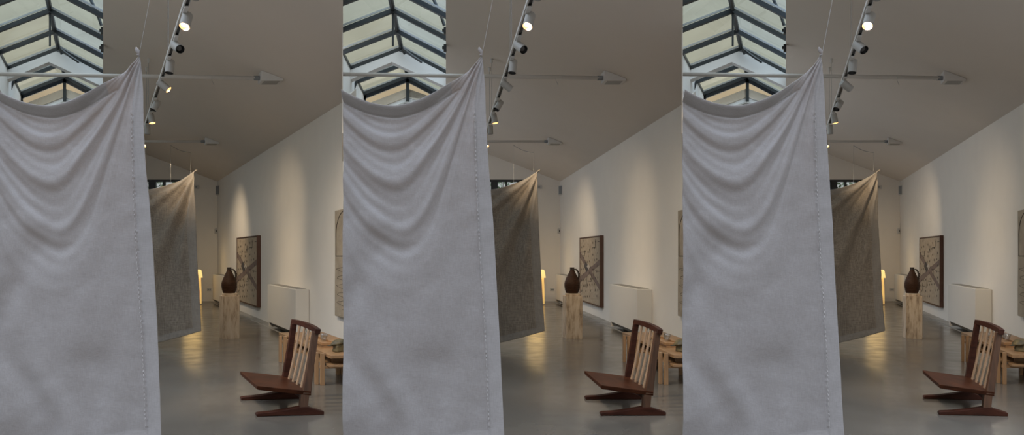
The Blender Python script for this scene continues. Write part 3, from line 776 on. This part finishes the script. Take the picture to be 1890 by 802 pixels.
def small_devices(i):
    R = roommap(i)
    # loudspeaker in the corner
    p = q(404, 351, .01700); B = R(p)
    T = thing('wall_loudspeaker', B, 'small grey loudspeaker high in the far corner, %s' % ORD[i], 'loudspeaker')
    s = .0170
    MB(R).rings([[(p[0]+x*s, p[1]-.02+y, p[2]+z) for x, y in ((-6.5, 0), (-1.2, -.17), (4.5, -.10), (5.5, .08), (-4, .10))] for z in (-.145, .145)]).build('casing', M_PLAST, T, B, bevel=.006)
    MB(R).poly([(p[0]-6.0*s, p[1]-.048, p[2]-.12), (p[0]-1.7*s, p[1]-.186, p[2]-.12), (p[0]-1.7*s, p[1]-.186, p[2]+.12), (p[0]-6.0*s, p[1]-.048, p[2]+.12)]).build('speaker_grille', M_GREYP, T, B)
    MB(R).tube([(p[0]+1*s, p[1], p[2]-.14), (p[0]+2*s, p[1]-.02, p[2]-.19)], .035, 8).box(p[0]+4.5*s, LW-.002, p[1]-.04, p[1]+.06, p[2]-.05, p[2]+.05).build('bracket', M_GREYP, T, B)
    p = q(399, 426, .0171); B = R(p); T = thing('wall_detector', B, 'tiny grey wall box below the corner loudspeaker, %s' % ORD[i], 'detector')
    MB(R).box(p[0]-.042, p[0]+.035, DE-.07, DE-.002, p[2]-.08, p[2]+.08).build('casing', M_PLAST, T, B, bevel=.01)
    MB(R).box(p[0]+.0, p[0]+.02, DE-.08, DE-.07, p[2]-.03, p[2]+.03).build('sensor_eye', M_BLACK, T, B)
    p = q(386, 534, dde); B = R(p); T = thing('wall_socket', B, 'small white double socket low on the end wall, %s' % ORD[i], 'socket')
    MB(R).box(p[0]-.07, p[0]+.07, DE-.014, DE-.001, p[2]-.045, p[2]+.045).build('plate', M_PLAST, T, B, bevel=.004)
    MB(R).box(p[0]-.045, p[0]-.01, DE-.017, DE-.014, p[2]-.02, p[2]+.02).box(p[0]+.01, p[0]+.045, DE-.017, DE-.014, p[2]-.02, p[2]+.02).build('outlet', M_GREYP, T, B)
    p = q(363, 345, dde); B = R(p); T = thing('alarm_box', B, 'little white box beside the brown cloth knot, %s' % ORD[i], 'box')
    MB(R).box(p[0]-.085, p[0]+.07, DE-.05, DE-.001, p[2]-.055, p[2]+.055).build('casing', M_PLAST, T, B, bevel=.008)
    MB(R).box(p[0]-.05, p[0]-.0, DE-.054, DE-.05, p[2]-.02, p[2]+.02).build('display', M_GREYP, T, B)

def floor_lamp(i):
    dd = 1.5/94; mp = raymap(i, 356, dd); B = mp((0, 0, 0)); s = dd
    T = thing('floor_lamp', B, 'glowing yellow floor lamp behind the brown cloth, %s' % ORD[i], 'lamp')
    MB(mp).lathe([(16.3*s, .03), (16.2*s, .3), (15.6*s, .6), (14.8*s, .82), (.05, .82)], 0, 0, 32).build('lamp_body', M_LAMP, T, B, smooth=True)
    MB(mp).lathe([(18.3*s, .80), (16.2*s, 1.0), (14.6*s, 1.035), (.05, 1.04)], 0, 0, 32).build('lamp_shade', M_LAMP2, T, B, smooth=True)
    MB(mp).lathe([(14*s, 0), (15*s, .005), (15*s, .03), (.05, .03)], 0, 0, 32).build('base', M_OAK2, T, B)
    l = bpy.data.lights.new('lamp_light', 'POINT'); l.energy = 5; l.color = (1, .68, .30); l.shadow_soft_size = .28
    o = bpy.data.objects.new('lamp_light', l); COL.objects.link(o); o.parent = T; o.location = (0, -.0, 1.4)

# ------------------------------------------------------------------ ceiling things
def pipes(i):
    R = roommap(i); C = clipof(i)
    for n, (dr, dl, v, ur) in enumerate(((.00824, .00803, 144, 484), (.01286, .01283, 261, 381))):
        Zr = (468-v)*dr; l1 = (ur-190)*dr; uL = -75; pl = (uL-190)*dl
        a = R((l1, dr*F, EYE+Zr)); b = R((pl, dl*F, EYE+Zr))
        if n == 1: b = R((-1.5, dl*F, EYE+Zr))
        m = MB(); m.tube([a, b], .030, 12)
        base = a
        T = thing('tie_rod', base, '%s grey tie pipe crossing under the %s sloping ceiling' % (['nearer', 'farther'][n], SIDE[i]), 'pipe')
        m.build('pipe', M_PIPE, T, base, clip=C, smooth=True)
        # wedge shoe against the slope
        z0 = EYE+Zr-.07; L0, L1 = l1-.04, l1+.25; y0, y1 = dr*F-.13, dr*F+.13
        m = MB(R)
        m.prism([(L0, z0), (L1+.04, z0), (L1+.04, ZC(L1+.04)-.002), (L0, ZC(L0)-.002)], y0, y1)
        m.build('shoe', M_PIPE, T, base, bevel=.006)
        MB(R).box(L0+.05, L1-.01, y0+.03, y1-.03, z0-.004, z0-.001).build('recess', M_GRILL, T, base)
        MB().tube([a+Vector((-.12, 0, 0)), a+Vector((.0, 0, 0))], .036, 12).build('collar', M_GREYP, T, base, smooth=True)
    # dangling loop of wire on the nearer pipe
    p = R(q(393, 146, .0082)); m = MB(); m.tube([p+Vector((0, -.035, .02)), p+Vector((.0, -.035, -.03)), p+Vector((.02, -.035, -.07)), p+Vector((.03, -.035, -.10))], .003, 5)
    o = m.build('wire_end', M_WIRE, None, p); tag(o, 'tiny loose wire end hanging off the nearer %s tie pipe' % SIDE[i], 'wire')

TL, TZ = .80, 2.4
HEADS = [  # dd on track, direction (L, D, Z) of the beam, lit
    (.00533, (-.40, -.75, -1.35), True, 'lit head nearest to the viewer'),
    (.00602, (.70, -1.10, -.95), False, 'unlit second head tilted right'),
    (.00664, (-.16, -.25, -1.3), False, 'unlit third head pointing down'),
    (.00740, (1.15, .25, -.85), True, 'lit fourth head tilted to the wall'),
    (.00838, (-.75, -.5, -1.3), False, 'unlit fifth head tilted left'),
    (.00918, (.22, -.10, -1.2), True, 'lit sixth head pointing down'),
    (.01000, (.05, .1, -1.2), False, 'unlit seventh head hanging straight'),
    (.01130, (.5, -.7, -1.2), True, 'small lit head right at the sheet edge'),
    (.01290, (.9, .3, -1.1), True, 'farthest lit head, behind the sheet')]
def spot(name, loc, aim, W, deg, blend, parent, size=.03, col=(1, .78, .52)):
    l = bpy.data.lights.new(name, 'SPOT'); l.energy = W; l.color = col; l.spot_size = math.radians(deg); l.spot_blend = blend; l.shadow_soft_size = size
    o = bpy.data.objects.new(name, l); COL.objects.link(o)
    d = (Vector(aim)-Vector(loc)).normalized(); o.rotation_euler = d.to_track_quat('-Z', 'Y').to_euler()
    if parent is not None: o.parent = parent; o.location = Vector(loc)-parent.location
    else: o.location = loc
    return o
def track(i):
    R = roommap(i); d0, d1 = .0038*F, .0136*F; z = EYE+TZ
    B = R((TL, (d0+d1)/2, z)); T = thing('lighting_track', B, 'long white lighting track hung from the ceiling, %s' % ORD[i], 'lighting track')
    MB(R).box(TL-.030, TL-.014, d0, d1, z-.02, z+.022).box(TL-.014, TL+.030, d0, d1, z+.010, z+.022).box(TL+.022, TL+.030, d0, d1, z-.02, z+.010).build('rail', M_TRACK, T, B)
    MB(R).box(TL-.0135, TL+.0215, d0, d1, z-.010, z+.009).build('slot', M_BLACK, T, B)
    for dd, dl in ((.0065, 0), (.00665, .0), (.00936, 0), (.0098, 0)):
        if dd < .008: zz = 8
        y = dd*F; zt = ZC(TL)
        o = MB(R).tube([(TL-.01, y, z+.02), (TL-.01, y, zt-.03)], .0034, 6).build('suspension_wire', M_WIRE, T, B)
        MB(R).lathe([(.010, zt-.075), (.022, zt-.06), (.024, zt-.01), (.024, zt)], TL-.01, y, 12).build('ceiling_cup', M_TRACK, T, B, smooth=True)
    for n, (dd, dr, lit, lab) in enumerate(HEADS):
        base = R((TL+.0, dd*F, z-.02)); H = thing('track_spotlight', base, '%s on the %s lighting track' % (lab, SIDE[i]), 'spotlight', None)
        k = KS[i]; d = Vector((dr[0]+k*dr[1], dr[1], dr[2])).normalized()
        MB(R).box(TL-.020, TL+.026, dd*F-.17, dd*F+.03, z-.040, z-.0205).build('adapter', M_TRACK, H, base, bevel=.003)
        piv = base+Vector((.016, 0, -.034))
        MB().tube([base+Vector((.01, 0, -.01)), piv], .014, 8).build('swivel', M_TRACK, H, base, smooth=True)
        # body hangs just below the swivel
        c = piv+Vector((.004, 0, -.046))+d*.01
        Q = d.to_track_quat('Z', 'Y').to_matrix(); r = .050; h = .083
        def ring(rr, t): return [c+Q @ Vector((rr*math.cos(2*math.pi*j/28), rr*math.sin(2*math.pi*j/28), t)) for j in range(28)]
        MB().rings([ring(r*.90, -h), ring(r, -h+.010), ring(r, h-.003), ring(r*.97, h), ring(r*.95, h), ring(r*.94, h-.05)], 0).build('housing', M_SPOT, H, base, smooth=False)
        MB().rings([ring(r*.935, h-.0005), ring(.87*r, h-.020), ring(.60*r, h-.034)], 0, caps=False).build('reflector', M_REFL if lit else M_BLACK, H, base, smooth=True)
        MB().rings([ring(r*(.74 if lit else .55), h-.026), ring(r*.3, h-.022), ring(r*.02, h-.021)], 0, caps=False).build('lens', M_BULB if lit else M_LENS, H, base, smooth=True)
        if lit:
            tip = c+d*(h+.02)
            aims = {0: ((LW, .0079*F, 1.1), 1.0, 66), 3: ((LW, .0122*F, .8), .75, 58), 5: ((2.2, .0100*F, .6), .36, 80),
                    7: ((LW, .0088*F, .3), .16, 84), 8: ((LW, .0145*F, 1.1), .50, 80)}[n]
            aims = (aims[0], aims[1]*(1.0, .85, .75)[i], aims[2])
            spot('beam', tip, R(aims[0]), SPOT_W*aims[1], aims[2], 1.0, H)
    # a nearer head of the same track, above the frame, lights the chair and table
    p = R((-.6, .0050*F, EYE+2.6))
    base = p+Vector((0, 0, .1)); H = thing('track_spotlight', base, 'lit spotlight over the %s chair, above the frame' % SIDE[i], 'spotlight')
    MB().tube([p+Vector((0, 0, .02)), p+Vector((0, 0, .19))], .05, 20).build('housing', M_SPOT, H, base, smooth=True)
    spot('beam', p, R((2.1, .0058*F, .0)), SPOT_W*.9, 36, .9, H, .02)
    # added unseen head above the frame, warms the sheet through its back
    p = R((TL, .00475*F, EYE+TZ-.14)); H = thing('track_spotlight', p+Vector((0, 0, .12)), 'added unseen spotlight behind the %s sheet, above the frame' % SIDE[i], 'spotlight')
    t_ = R((-.15, 5.0, 1.9)); d = (t_-p).normalized(); bb = H.location
    MB().tube([p+d*.01, p-d*.13], .05, 20).build('housing', M_SPOT, H, bb, smooth=True)
    MB().tube([p-d*.06, bb-Vector((0, 0, .0))], .014, 8).build('swivel', M_TRACK, H, bb, smooth=True)
    spot('beam', p+d*.03, t_, SPOT_W*.42, 62, 1, H, .04)

for i in range(3):
    chair(i); table(i); pedestal(i)
    heater(i, .0095*F, .0111*F, 'white wall radiator cover behind the lounge chair, %s' % ORD[i])
    heater(i, .0152*F, .01662*F, 'white radiator cover in the far corner, %s' % ORD[i])
    artwork1(i); artwork2(i); small_devices(i); floor_lamp(i); pipes(i); track(i)

# ------------------------------------------------------------------ groups of repeated things
GROUPS = {'lounge_chair': 'lounge chairs, one per gallery', 'coffee_table': 'low oak tables, one per gallery', 'stone_pedestal': 'travertine pedestals',
          'stoneware_jug': 'brown jugs on the pedestals', 'wall_radiator': 'radiator covers along the walls', 'wall_panel_artwork': 'beige panels with a mauve X',
          'plaster_relief': 'plaster reliefs on the walls', 'wall_loudspeaker': 'loudspeakers in the far corners', 'wall_detector': 'small wall boxes in the far corners',
          'wall_socket': 'sockets on the end wall', 'alarm_box': 'white boxes on the end wall', 'floor_lamp': 'glowing floor lamps', 'tie_rod': 'tie pipes under the ceilings',
          'lighting_track': 'lighting tracks under the ceilings', 'track_spotlight': 'spotlights on the lighting tracks', 'hanging_wire': 'wires holding the cloths',
          'slack_cable': 'slack cables under the ceilings', 'wire_end': 'loose wire ends on the tie pipes', 'shrub': 'shrubs outside the high windows',
          'glass_bowl': 'glass bowls on the trays', 'glass_bottle': 'glass bottles on the tables', 'ceramic_sculpture': 'mossy ceramics on the tables'}
for o in list(S.objects):
    if o.parent is None and 'category' in o and 'group' not in o:
        n = o.name.split('.')[0]
        if n in GROUPS: o['group'] = GROUPS[n]
        elif n == 'linen_hanging': o['group'] = 'large white sheets' if 'white linen sheet' in o['label'] else 'brown cloths behind the white sheets'
